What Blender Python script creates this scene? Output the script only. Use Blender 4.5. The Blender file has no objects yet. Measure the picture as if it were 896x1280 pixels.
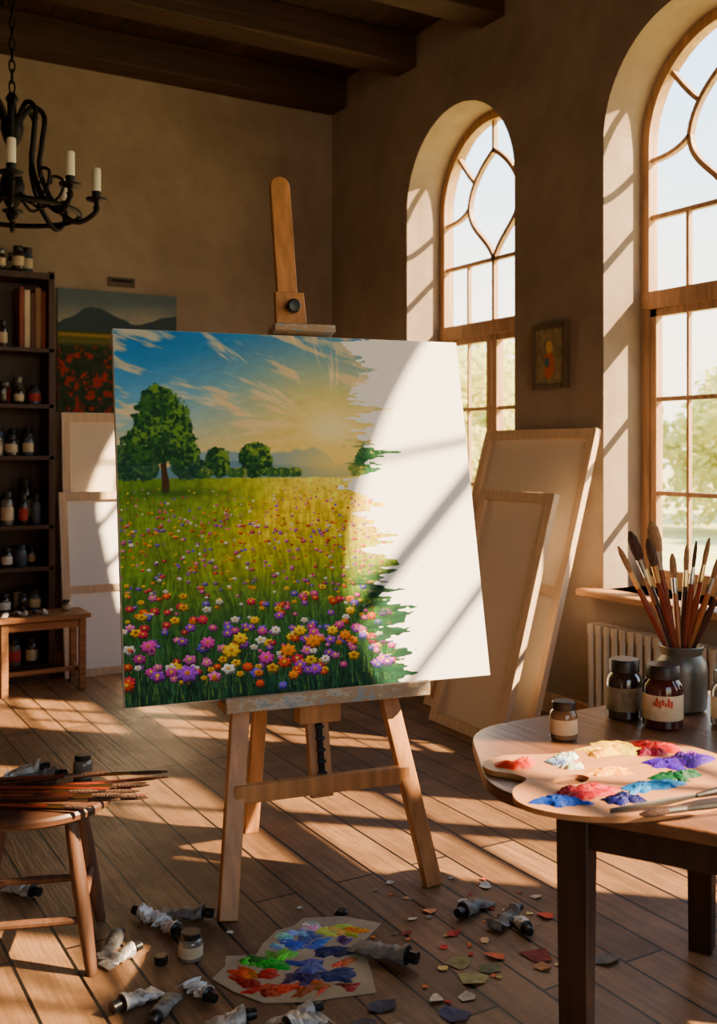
import bpy, math, random
import bmesh
import numpy as np
from mathutils import Vector, Matrix, Euler
rad=math.radians
random.seed(7)
COL=bpy.context.scene.collection

# ------------------------------------------------------------------ materials
def srgb(c):
    return tuple(((x/255.0)/12.92 if x/255.0<=0.04045 else ((x/255.0+0.055)/1.055)**2.4) for x in c)
_m={}
def mat(name,rgb,rough=.6,metal=0.0,var=.15,scale=8.0,bump=.15,bscale=None,stretch=(1,1,1),spec=.4,trans=0.0,coat=0.0):
    if name in _m: return _m[name]
    m=bpy.data.materials.new(name); m.use_nodes=True; nt=m.node_tree; N=nt.nodes; L=nt.links
    b=N["Principled BSDF"]; c=srgb(rgb)
    tc=N.new("ShaderNodeTexCoord"); mp=N.new("ShaderNodeMapping"); mp.inputs["Scale"].default_value=stretch
    L.new(tc.outputs["Object"],mp.inputs["Vector"])
    n=N.new("ShaderNodeTexNoise"); n.inputs["Scale"].default_value=scale; n.inputs["Detail"].default_value=6
    L.new(mp.outputs[0],n.inputs["Vector"])
    r=N.new("ShaderNodeValToRGB")
    r.color_ramp.elements[0].position=.3; r.color_ramp.elements[1].position=.7
    r.color_ramp.elements[0].color=(*[x*(1-var) for x in c],1)
    r.color_ramp.elements[1].color=(*[min(1,x*(1+var)) for x in c],1)
    L.new(n.outputs["Fac"],r.inputs[0]); L.new(r.outputs[0],b.inputs["Base Color"])
    b.inputs["Roughness"].default_value=rough; b.inputs["Metallic"].default_value=metal
    b.inputs["Specular IOR Level"].default_value=spec
    b.inputs["Transmission Weight"].default_value=trans
    b.inputs["Coat Weight"].default_value=coat
    if bump>0:
        bp=N.new("ShaderNodeBump"); bp.inputs["Strength"].default_value=bump; bp.inputs["Distance"].default_value=.02
        if bscale:
            n2=N.new("ShaderNodeTexNoise"); n2.inputs["Scale"].default_value=bscale; n2.inputs["Detail"].default_value=5
            L.new(mp.outputs[0],n2.inputs["Vector"]); L.new(n2.outputs["Fac"],bp.inputs["Height"])
        else: L.new(n.outputs["Fac"],bp.inputs["Height"])
        L.new(bp.outputs[0],b.inputs["Normal"])
    _m[name]=m; return m

def wood(name,rgb,rough=.5,axis='z',var=.3,scale=5,bump=.12):
    s={'x':(.6,8,8),'y':(8,.6,8),'z':(8,8,.6)}[axis]
    return mat(name,rgb,rough=rough,var=var,scale=scale,bump=bump,stretch=s)
def paint(rgb,rough=.5):
    return mat("oil_paint_%d_%d_%d"%rgb,rgb,rough=rough,var=.12,scale=60,bump=.35,spec=.2)

def plaster():
    m=bpy.data.materials.new("aged_plaster"); m.use_nodes=True; nt=m.node_tree; N=nt.nodes; L=nt.links
    b=N["Principled BSDF"]; tc=N.new("ShaderNodeTexCoord")
    n1=N.new("ShaderNodeTexNoise"); n1.inputs["Scale"].default_value=.9; n1.inputs["Detail"].default_value=9; n1.inputs["Roughness"].default_value=.62
    n2=N.new("ShaderNodeTexNoise"); n2.inputs["Scale"].default_value=7; n2.inputs["Detail"].default_value=8
    L.new(tc.outputs["Object"],n1.inputs["Vector"]); L.new(tc.outputs["Object"],n2.inputs["Vector"])
    r=N.new("ShaderNodeValToRGB"); e=r.color_ramp.elements
    e[0].position=.3; e[0].color=(*srgb((130,111,94)),1); e[1].position=.7; e[1].color=(*srgb((168,148,128)),1)
    L.new(n1.outputs["Fac"],r.inputs[0])
    mx=N.new("ShaderNodeMixRGB"); mx.blend_type='MULTIPLY'; mx.inputs[0].default_value=.3
    r2=N.new("ShaderNodeValToRGB"); r2.color_ramp.elements[0].position=.35; r2.color_ramp.elements[1].position=.6
    r2.color_ramp.elements[0].color=(.62,.57,.52,1); r2.color_ramp.elements[1].color=(1,1,1,1)
    L.new(n2.outputs["Fac"],r2.inputs[0]); L.new(r.outputs[0],mx.inputs[1]); L.new(r2.outputs[0],mx.inputs[2])
    L.new(mx.outputs[0],b.inputs["Base Color"]); b.inputs["Roughness"].default_value=.92
    b.inputs["Specular IOR Level"].default_value=.15
    bp=N.new("ShaderNodeBump"); bp.inputs["Strength"].default_value=.35; bp.inputs["Distance"].default_value=.02
    L.new(n2.outputs["Fac"],bp.inputs["Height"]); L.new(bp.outputs[0],b.inputs["Normal"])
    return m
PLASTER=plaster()

def planks(name,c1,c2,gap,width,length,rough=.45,alongx=False,bump=.4,wear=0.0):
    m=bpy.data.materials.new(name); m.use_nodes=True; nt=m.node_tree; N=nt.nodes; L=nt.links
    b=N["Principled BSDF"]; tc=N.new("ShaderNodeTexCoord")
    mp=N.new("ShaderNodeMapping")
    mp.inputs["Rotation"].default_value=(0,0,0 if alongx else rad(90))
    L.new(tc.outputs["Object"],mp.inputs["Vector"])
    br=N.new("ShaderNodeTexBrick"); br.inputs["Scale"].default_value=1; br.inputs["Brick Width"].default_value=length
    br.inputs["Row Height"].default_value=width; br.inputs["Mortar Size"].default_value=.0055; br.inputs["Mortar Smooth"].default_value=.1
    br.inputs["Color1"].default_value=(*srgb(c1),1); br.inputs["Color2"].default_value=(*srgb(c2),1); br.inputs["Mortar"].default_value=(*srgb(gap),1)
    br.offset=.37; br.inputs["Bias"].default_value=0
    L.new(mp.outputs[0],br.inputs["Vector"])
    mg=N.new("ShaderNodeMapping"); mg.inputs["Scale"].default_value=(1.2,16,16)
    L.new(mp.outputs[0],mg.inputs["Vector"])
    n=N.new("ShaderNodeTexNoise"); n.inputs["Scale"].default_value=2.2; n.inputs["Detail"].default_value=9; n.inputs["Roughness"].default_value=.65
    L.new(mg.outputs[0],n.inputs["Vector"])
    r=N.new("ShaderNodeValToRGB"); r.color_ramp.elements[0].position=.3; r.color_ramp.elements[1].position=.68
    r.color_ramp.elements[0].color=(.38,.35,.32,1); r.color_ramp.elements[1].color=(1,1,1,1)
    L.new(n.outputs["Fac"],r.inputs[0])
    mx=N.new("ShaderNodeMixRGB"); mx.blend_type='MULTIPLY'; mx.inputs[0].default_value=.8
    L.new(br.outputs["Color"],mx.inputs[1]); L.new(r.outputs[0],mx.inputs[2])
    nw=N.new("ShaderNodeTexNoise"); nw.inputs["Scale"].default_value=2.7; nw.inputs["Detail"].default_value=10; nw.inputs["Roughness"].default_value=.7
    L.new(tc.outputs["Object"],nw.inputs["Vector"]); rw=N.new("ShaderNodeValToRGB"); rw.color_ramp.elements[0].position=.38; rw.color_ramp.elements[1].position=.62
    rw.color_ramp.elements[0].color=(.55,.53,.5,1); rw.color_ramp.elements[1].color=(1.08,1.05,1.02,1)
    L.new(nw.outputs["Fac"],rw.inputs[0]); m2=N.new("ShaderNodeMixRGB"); m2.blend_type='MULTIPLY'; m2.inputs[0].default_value=wear
    L.new(mx.outputs[0],m2.inputs[1]); L.new(rw.outputs[0],m2.inputs[2])
    L.new(m2.outputs[0],b.inputs["Base Color"])
    mr=N.new("ShaderNodeMapRange"); mr.inputs[1].default_value=.3; mr.inputs[2].default_value=.7; mr.inputs[3].default_value=rough+.12; mr.inputs[4].default_value=rough-.06
    L.new(nw.outputs["Fac"],mr.inputs[0]); L.new(mr.outputs[0],b.inputs["Roughness"])
    b.inputs["Specular IOR Level"].default_value=.35
    sub=N.new("ShaderNodeMath"); sub.operation='MULTIPLY_ADD'; sub.inputs[1].default_value=-1.5
    L.new(br.outputs["Fac"],sub.inputs[0]); L.new(n.outputs["Fac"],sub.inputs[2])
    bp=N.new("ShaderNodeBump"); bp.inputs["Strength"].default_value=bump; bp.inputs["Distance"].default_value=.01
    L.new(sub.outputs[0],bp.inputs["Height"]); L.new(bp.outputs[0],b.inputs["Normal"])
    return m
FLOORM=planks("old_floorboards",(156,116,80),(118,85,56),(12,8,5),.165,2.6,rough=.44,bump=.55,wear=.75)
CEILM=planks("dark_ceiling_boards",(70,45,29),(52,34,22),(10,6,4),.16,3.0,rough=.7)
BEAMM=wood("dark_beam_wood",(60,38,25),.75,'x',scale=3,bump=.4)
FRAMEW=wood("window_frame_wood",(176,136,98),.5,'z')
EASELW=wood("easel_oak",(180,122,70),.42,'z',scale=4)
DARKW=wood("dark_walnut",(48,29,19),.42,'z')
SHELFW=wood("bookcase_wood",(62,36,23),.45,'z')
STOOLW=wood("stool_wood",(86,56,37),.5,'z')
TABTOP=wood("table_top_wood",(110,70,42),.36,'y')
SIDEW=wood("side_table_wood",(134,90,54),.5,'x')
SILLW=wood("sill_wood",(176,128,84),.45,'y')
STRETCH=wood("stretcher_pine",(216,182,144),.6,'z',var=.15)
LINEN=mat("raw_linen",(230,210,184),.9,var=.06,scale=200,bump=.15,bscale=600)
WHITEC=mat("white_primed_canvas",(238,234,226),.85,var=.03,scale=200,bump=.1,bscale=600)
IRON=mat("wrought_iron",(30,26,24),.45,metal=.8,var=.2,scale=30)
BLACKP=mat("black_plastic",(22,22,24),.35,var=.1)
WAX=mat("candle_wax",(232,222,200),.5,var=.05)
RADM=mat("radiator_enamel",(196,180,158),.45,var=.08)
DGLASS=mat("dark_jar_glass",(44,31,26),.12,var=.3,scale=12,bump=0,spec=.6,coat=.5)
CGLASS=mat("smoky_jar_glass",(108,98,86),.12,var=.3,scale=10,bump=0,spec=.6,coat=.5)
LABEL=mat("paper_label",(196,176,142),.8,var=.15,scale=25,bump=.05)
LABELR=mat("red_print_label",(176,56,44),.8,var=.3,scale=60,bump=.05)
CAPM=mat("dark_jar_cap",(40,33,30),.4,metal=.3,var=.2)
CAPS=mat("aluminium_cap",(140,136,128),.35,metal=.8,var=.2)
POTM=mat("pewter_pot",(112,106,96),.38,metal=.6,var=.4,scale=9,bump=.2)
FERR=mat("brass_ferrule",(196,166,116),.3,metal=1,var=.1)
FERRS=mat("steel_ferrule",(176,174,170),.3,metal=1,var=.1)
STEELD=mat("tarnished_steel",(60,57,54),.5,metal=.3,var=.3)
HANDR=mat("brush_handle_red",(122,46,25),.25,var=.2,coat=.5)
HANDD=mat("brush_handle_dark",(66,32,22),.25,var=.2,coat=.5)
HANDO=mat("brush_handle_ochre",(156,90,45),.3,var=.2,coat=.5)
BLACKH=mat("ebony_handle",(26,21,19),.5,var=.2,spec=.25)
BRIS=mat("hog_bristle",(160,120,80),.9,var=.35,scale=40,bump=.6,stretch=(6,6,1))
BRISD=mat("dark_bristle",(80,54,40),.9,var=.35,scale=40,bump=.6,stretch=(6,6,1))
TUBEM=mat("tube_aluminium",(200,196,190),.4,metal=.35,var=.25,scale=30,bump=.8)
TUBED=mat("tube_grey_label",(112,108,104),.5,var=.35,scale=30,bump=.4)
PALW=wood("palette_wood",(184,124,74),.5,'x',var=.12,scale=3,bump=.05)
def smeared():
    m=bpy.data.materials.new("paint_stained_ledge"); m.use_nodes=True; nt=m.node_tree; N=nt.nodes; L=nt.links
    b=N["Principled BSDF"]; tc=N.new("ShaderNodeTexCoord"); mp=N.new("ShaderNodeMapping"); mp.inputs["Scale"].default_value=(1,2.2,2.2)
    L.new(tc.outputs["Object"],mp.inputs[0]); n=N.new("ShaderNodeTexNoise"); n.inputs["Scale"].default_value=9; n.inputs["Detail"].default_value=9; n.inputs["Roughness"].default_value=.7
    L.new(mp.outputs[0],n.inputs["Vector"]); r=N.new("ShaderNodeValToRGB"); e=r.color_ramp.elements
    e[0].position=.30; e[0].color=(*srgb((80,116,150)),1); e[1].position=.70; e[1].color=(*srgb((190,150,80)),1)
    for p,c in ((.40,(130,142,146)),(.46,(160,124,88)),(.52,(158,134,106)),(.57,(180,168,148)),(.63,(100,126,144))):
        x=e.new(p); x.color=(*srgb(c),1)
    L.new(n.outputs["Fac"],r.inputs[0]); L.new(r.outputs[0],b.inputs["Base Color"]); b.inputs["Roughness"].default_value=.5
    bp=N.new("ShaderNodeBump"); bp.inputs["Strength"].default_value=.4; bp.inputs["Distance"].default_value=.01
    L.new(n.outputs["Fac"],bp.inputs["Height"]); L.new(bp.outputs[0],b.inputs["Normal"]); return m
SPOT=smeared()

# ------------------------------------------------------------------ mesh builder
class MB:
    def __init__(s): s.V=[];s.F=[];s.I=[];s.mats=[]
    def mi(s,m):
        if m not in s.mats: s.mats.append(m)
        return s.mats.index(m)
    def add(s,vs,fs,m,mx=None):
        o=len(s.V); k=s.mi(m)
        for v in vs:
            v=Vector(v)
            if mx is not None: v=mx@v
            s.V.append(tuple(v))
        for f in fs: s.F.append([i+o for i in f]); s.I.append(k)
    def box(s,c,sz,m,mx=None,rot=None):
        x,y,z=[q/2 for q in sz]
        vs=[Vector(p) for p in ((-x,-y,-z),(x,-y,-z),(x,y,-z),(-x,y,-z),(-x,-y,z),(x,-y,z),(x,y,z),(-x,y,z))]
        if rot is not None:
            R=Euler(rot).to_matrix(); vs=[R@v for v in vs]
        vs=[v+Vector(c) for v in vs]
        s.add(vs,[(0,3,2,1),(4,5,6,7),(0,1,5,4),(1,2,6,5),(2,3,7,6),(3,0,4,7)],m,mx)
    def beam(s,p0,p1,w,d,m,side=(1,0,0),mx=None,w1=None,d1=None):
        p0=Vector(p0);p1=Vector(p1); t=(p1-p0).normalized(); a=Vector(side); a=(a-t*a.dot(t)).normalized(); b=t.cross(a)
        w1=w1 or w; d1=d1 or d; vs=[]
        for p,ww,dd in ((p0,w,d),(p1,w1,d1)):
            for i,j in ((-1,-1),(1,-1),(1,1),(-1,1)): vs.append(p+a*i*ww/2+b*j*dd/2)
        s.add(vs,[(3,2,1,0),(4,5,6,7),(0,1,5,4),(1,2,6,5),(2,3,7,6),(3,0,4,7)],m,mx)
    def lathe(s,prof,m,mx=None,seg=24,c=(0,0,0)):
        vs=[];fs=[];n=len(prof)
        for r,z in prof:
            for k in range(seg):
                t=2*math.pi*k/seg; vs.append((c[0]+r*math.cos(t),c[1]+r*math.sin(t),c[2]+z))
        for i in range(n-1):
            for k in range(seg):
                k2=(k+1)%seg; fs.append((i*seg+k,i*seg+k2,(i+1)*seg+k2,(i+1)*seg+k))
        if prof[0][0]>1e-6: fs.append(tuple(range(seg-1,-1,-1)))
        if prof[-1][0]>1e-6: fs.append(tuple((n-1)*seg+k for k in range(seg)))
        s.add(vs,fs,m,mx)
    def sweep(s,pts,rs,m,seg=8,mx=None,closed=False,flat=1.0):
        pts=[Vector(p) for p in pts]; n=len(pts)
        if not hasattr(rs,'__len__'): rs=[rs]*n
        vs=[];fs=[]; ref=None
        for i,p in enumerate(pts):
            if closed: t=(pts[(i+1)%n]-pts[i-1]).normalized()
            else: t=(pts[min(i+1,n-1)]-pts[max(i-1,0)]).normalized()
            if ref is None: ref=Vector((0,0,1)) if abs(t.z)<.9 else Vector((1,0,0))
            a=(ref-t*ref.dot(t)).normalized(); ref=a; b=t.cross(a)
            for k in range(seg):
                q=2*math.pi*k/seg; vs.append(p+(a*math.cos(q)+b*math.sin(q)*flat)*rs[i])
        for i in range(n if closed else n-1):
            j=(i+1)%n
            for k in range(seg):
                k2=(k+1)%seg; fs.append((i*seg+k,i*seg+k2,j*seg+k2,j*seg+k))
        if not closed:
            fs.append(tuple(range(seg-1,-1,-1))); fs.append(tuple((n-1)*seg+k for k in range(seg)))
        s.add(vs,fs,m,mx)
    def prism(s,poly,z0,z1,m,mx=None):
        n=len(poly); vs=[(p[0],p[1],z0) for p in poly]+[(p[0],p[1],z1) for p in poly]
        area=sum(poly[i][0]*poly[(i+1)%n][1]-poly[(i+1)%n][0]*poly[i][1] for i in range(n))
        top=tuple(range(n,2*n)); bot=tuple(range(n-1,-1,-1)); sd=[(i,(i+1)%n,n+(i+1)%n,n+i) for i in range(n)]
        fs=[bot,top]+sd
        if area<0: fs=[tuple(reversed(f)) for f in fs]
        s.add(vs,fs,m,mx)
    def blob(s,c,rx,ry,h,m,seed=0,ang=0,seg=22,rings=5,mx=None):
        rg=random.Random(seed); ph=[rg.uniform(0,6.28) for _ in range(5)]; am=[rg.uniform(.05,.16) for _ in range(5)]
        vs=[(c[0],c[1],c[2]+h)];fs=[]
        for i in range(1,rings+1):
            q=i/rings
            for k in range(seg):
                t=2*math.pi*k/seg
                w=1+sum(am[j]*math.sin((j+2)*t+ph[j]) for j in range(5))*(.4+.6*q)
                x=rx*q*w*math.cos(t); y=ry*q*w*math.sin(t)
                z=h*(1-q**3)*(1+rg.uniform(-.35,.35)) if i<rings else 0
                vs.append((c[0]+x*math.cos(ang)-y*math.sin(ang),c[1]+x*math.sin(ang)+y*math.cos(ang),c[2]+z))
        for k in range(seg): fs.append((0,1+k,1+(k+1)%seg))
        for i in range(rings-1):
            for k in range(seg):
                a=1+i*seg+k;b2=1+i*seg+(k+1)%seg; fs.append((a,a+seg,b2+seg,b2))
        s.add(vs,fs,m,mx)
    def obj(s,name,loc=(0,0,0),rot=(0,0,0),parent=None,bevel=0,smooth=35):
        me=bpy.data.meshes.new(name); me.from_pydata(s.V,[],s.F); 
        for m in s.mats: me.materials.append(m)
        me.polygons.foreach_set("material_index",s.I)
        if smooth:
            me.polygons.foreach_set("use_smooth",[True]*len(me.polygons))
            try: me.set_sharp_from_angle(angle=rad(smooth))
            except Exception: pass
        me.update(); o=bpy.data.objects.new(name,me); COL.objects.link(o); o.location=loc; o.rotation_euler=rot
        if parent: o.parent=parent
        if bevel:
            bm=o.modifiers.new("bevel","BEVEL"); bm.width=bevel; bm.segments=2; bm.limit_method='ANGLE'; bm.angle_limit=rad(50)
        return o
def empty(name,loc=(0,0,0),rot=(0,0,0)):
    e=bpy.data.objects.new(name,None); COL.objects.link(e); e.location=loc; e.rotation_euler=rot; e.empty_display_size=.1
    return e
def T(x,y,z): return Matrix.Translation((x,y,z))
def RZ(a): return Matrix.Rotation(a,4,'Z')

# ------------------------------------------------------------------ room shell
XL,YF,ZC=-6.5,-10.0,4.62
WT=.42
WINS=[(-1.78,.626),(-3.83,.626),(-5.78,.80),(-7.95,.80)]; WS=.80; WSP=3.34  # third, out of view, is moved and widened so its sun covers the canvas
mb=MB()
def q(a,b,c,d): mb.add([a,b,c,d],[(0,1,2,3)],PLASTER)
def wallrect(y0,y1,z0,z1):
    q((0,y0,z0),(0,y0,z1),(0,y1,z1),(0,y1,z0)); q((WT,y0,z0),(WT,y1,z0),(WT,y1,z1),(WT,y0,z1))
ys=[0.0]
for c,R in WINS: ys+= [c+R,c-R]
ys.append(YF)
for i in range(0,len(ys),2): wallrect(ys[i],ys[i+1],0,ZC)
NA=40
for c,WR in WINS:
    wallrect(c+WR,c-WR,0,WS)
    arc=[(c+WR*math.cos(math.pi*k/NA),WSP+WR*math.sin(math.pi*k/NA)) for k in range(NA+1)]
    for k in range(NA):
        (ya,za),(yb,zb)=arc[k],arc[k+1]
        q((0,ya,za),(0,ya,ZC),(0,yb,ZC),(0,yb,zb)); q((WT,ya,za),(WT,yb,zb),(WT,yb,ZC),(WT,ya,ZC))
        q((0,ya,za),(0,yb,zb),(WT,yb,zb),(WT,ya,za))
    q((0,c+WR,WS),(0,c+WR,WSP),(WT,c+WR,WSP),(WT,c+WR,WS))
    q((0,c-WR,WSP),(0,c-WR,WS),(WT,c-WR,WS),(WT,c-WR,WSP))
    q((0,c+WR,WS),(WT,c+WR,WS),(WT,c-WR,WS),(0,c-WR,WS))
q((0,0,ZC),(WT,0,ZC),(WT,YF,ZC),(0,YF,ZC))
mb.obj("wall_right",smooth=0)
def slab(name,c,sz,m):
    b=MB(); b.box(c,sz,m); return b.obj(name,smooth=0)
slab("wall_back",((XL+WT)/2,.1,ZC/2),(WT-XL,.2,ZC),PLASTER)
slab("wall_left",(XL-.1,YF/2,ZC/2),(.2,-YF+.4,ZC),PLASTER)
b=MB(); FW=[(-4.3,-1.5)]; fz0,fz1=.9,3.7  # FW: unseen window opening added behind the camera for fill light
xs=[XL]+[x for p in FW for x in p]+[WT]
for i in range(0,len(xs),2): b.box(((xs[i]+xs[i+1])/2,YF-.1,ZC/2),(xs[i+1]-xs[i],.2,ZC),PLASTER)
for a_,c_ in FW:
    b.box(((a_+c_)/2,YF-.1,fz0/2),(c_-a_,.2,fz0),PLASTER); b.box(((a_+c_)/2,YF-.1,(fz1+ZC)/2),(c_-a_,.2,ZC-fz1),PLASTER)
b.obj("wall_front",smooth=0)
for i,(a_,c_) in enumerate(FW):  # frame for the added fill-light opening
    b=MB(); m_=(a_+c_)/2
    for x in (a_+.03,m_,c_-.03): b.box((x,YF-.1,(fz0+fz1)/2),(.06,.07,fz1-fz0),FRAMEW)
    for z in (fz0+.03,1.9,2.9,fz1-.03): b.box((m_,YF-.1,z),(c_-a_-.001,.06,.05),FRAMEW)
    for x in ((a_+m_)/2,(c_+m_)/2): b.box((x,YF-.1,(fz0+fz1)/2),(.03,.05,fz1-fz0),FRAMEW)
    b.obj("window_%d"%(5+i))
slab("floor",((XL+WT)/2,YF/2,-.05),(WT-XL,-YF,.1),FLOORM)
slab("ceiling",((XL+WT)/2,YF/2,ZC+.05),(WT-XL+.4,-YF+.4,.1),CEILM)
for k in range(10):
    y=-.13-1.03*k
    b=MB(); b.box(((XL)/2,y,4.38+.12),(-XL,.25,.24),BEAMM); b.obj("ceiling_beam",bevel=.012)
b=MB(); b.box((XL/2,-.012,.06),(-XL,.024,.12),FRAMEW); b.obj("baseboard_back",bevel=.004)
b=MB(); b.box((-.012,YF/2,.06),(.024,-YF,.12),FRAMEW); b.obj("baseboard_right",bevel=.004)

# windows
def glass():
    m=bpy.data.materials.new("window_glass"); m.use_nodes=True; nt=m.node_tree; N=nt.nodes; L=nt.links
    N.remove(N["Principled BSDF"]); o=N["Material Output"]
    t=N.new("ShaderNodeBsdfTransparent"); g=N.new("ShaderNodeBsdfGlossy"); g.inputs["Roughness"].default_value=.02
    n=N.new("ShaderNodeTexNoise"); n.inputs["Scale"].default_value=3
    r=N.new("ShaderNodeMapRange"); r.inputs[3].default_value=.02; r.inputs[4].default_value=.05
    L.new(n.outputs["Fac"],r.inputs[0])
    x=N.new("ShaderNodeMixShader"); L.new(r.outputs[0],x.inputs[0]); L.new(t.outputs[0],x.inputs[1]); L.new(g.outputs[0],x.inputs[2]); L.new(x.outputs[0],o.inputs[0])
    return m
GLASS=glass()
def bez(p0,p1,p2,p3,n=12):
    return [tuple((1-t)**3*a+3*(1-t)**2*t*b_+3*(1-t)*t*t*c+t**3*d for a,b_,c,d in zip(p0,p1,p2,p3)) for t in [i/n for i in range(n+1)]]
def build_window(name,c,R,gothic):
    w=MB(); X=.33; D=.07
    def bar(y0,z0,y1,z1,t,d=D,m=FRAMEW): w.beam((X,y0,z0),(X,y1,z1),d,t,m,side=(1,0,0))
    bar(R-.03,WS,R-.03,WSP,.06); bar(-R+.03,WS,-R+.03,WSP,.06); bar(-R,WS+.03,R,WS+.03,.07,.08)
    def arc(r,a0,a1,n,t,d,zc=WSP,yc=0):
        vs=[];fs=[]
        for i in range(n+1):
            a=a0+(a1-a0)*i/n
            for rr,xx in ((r-t/2,X-d/2),(r+t/2,X-d/2),(r+t/2,X+d/2),(r-t/2,X+d/2)):
                vs.append((xx,yc+rr*math.cos(a),zc+rr*math.sin(a)))
        for i in range(n):
            for k in range(4): fs.append((i*4+k,i*4+(k+1)%4,(i+1)*4+(k+1)%4,(i+1)*4+k))
        w.add(vs,fs,FRAMEW)
    def poly(P,t,d):
        for i in range(len(P)-1): bar(P[i][0],P[i][1],P[i+1][0],P[i+1][1],t,d)
    arc(R-.03,0,math.pi,40,.06,D)
    bar(-R,2.45,R,2.45,.10,.09)
    for y in (-.035,.035): bar(y,WS,y,2.45,.05,.06)
    for y in (R-.085,-R+.085): bar(y,WS,y,2.45,.045,.05)
    for z in (WS+.08,2.38): bar(-R,z,R,z,.05,.05)
    for z in (1.34,1.88): bar(-R,z,R,z,.026,.035)
    bar(-R+.03,2.93,R-.03,2.93,.028,.035)
    if gothic:
        bar(0,2.45,0,2.95,.03,.035)
        for sg in (-1,1):
            bar(sg*.3,2.45,sg*.3,2.93,.022,.03); bar(sg*.3,WS,sg*.3,2.4,.018,.025)
            poly([(sg*a_,b_) for a_,b_ in bez((.29,3.34),(.29,3.16),(.07,3.10),(0,2.93))],.03,.035)
            poly([(sg*a_,b_) for a_,b_ in bez((.29,3.34),(.27,3.52),(.10,3.64),(0,3.70))],.03,.035)
            poly([(sg*a_,b_) for a_,b_ in bez((.29,3.34),(.36,3.28),(.46,3.26),(R-.04,3.26))],.026,.035)
            poly([(sg*a_,b_) for a_,b_ in bez((.23,3.52),(.30,3.58),(.38,3.68),(.44,3.76))],.026,.035)
        bar(0,3.68,0,3.94,.026,.035)
    else:  # out-of-view windows: bars laid out to cast slanting shadow bands on the canvas
        bar(-R+.03,3.36,R-.03,3.36,.05,.05); bar(0,2.45,0,WSP+R-.03,.03,.04)
        for sg in (-1,1): bar(0,3.36,sg*R*.68,WSP+R*.68,.03,.03)
    w.box((X-.06,0.0,1.62),(.03,.02,.12),IRON)
    G=[(X+.005,-R+.02,WS+.02),(X+.005,R-.02,WS+.02)]+[(X+.005,(R-.02)*math.cos(math.pi*k/30),WSP+(R-.02)*math.sin(math.pi*k/30)) for k in range(31)]
    w.add(G,[tuple(range(len(G)))],GLASS)
    w.obj(name,loc=(0,c,0),smooth=30)
for i,(c,R) in enumerate(WINS):
    build_window("window_%d"%(i+1),c,R,i<2)
    b=MB(); b.box((.09,c,WS-.018),(.46,2*R,.036),SILLW); b.box((-.06,c,WS-.018),(.14,2*R+.18,.042),SILLW)
    b.obj("window_sill",bevel=.006)

# ------------------------------------------------------------------ numpy painting
def grid_noise(seed,n=128):
    return np.random.default_rng(seed).random((n,n))
def nz(x,y,seed):
    g=grid_noise(seed); n=g.shape[0]
    xi=np.floor(x).astype(int); yi=np.floor(y).astype(int); fx=x-xi; fy=y-yi
    fx=fx*fx*(3-2*fx); fy=fy*fy*(3-2*fy)
    a=g[yi%n,xi%n];b_=g[yi%n,(xi+1)%n];c=g[(yi+1)%n,xi%n];d=g[(yi+1)%n,(xi+1)%n]
    return (a*(1-fx)+b_*fx)*(1-fy)+(c*(1-fx)+d*fx)*fy
def fb(x,y,seed,o=4):
    s=0;t=0;am=1
    for i in range(o): s=s+am*nz(x*2**i,y*2**i,seed+i*17); t+=am; am*=.55
    return s/t
def C(r,g,b_): return np.array([r,g,b_],dtype=float)/255
def sm(a,b_,x):
    t=np.clip((x-a)/(b_-a),0,1); return t*t*(3-2*t)
def blend(img,col,m):
    m=np.clip(m,0,1)[...,None]; return img*(1-m)+np.asarray(col)*m

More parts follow.
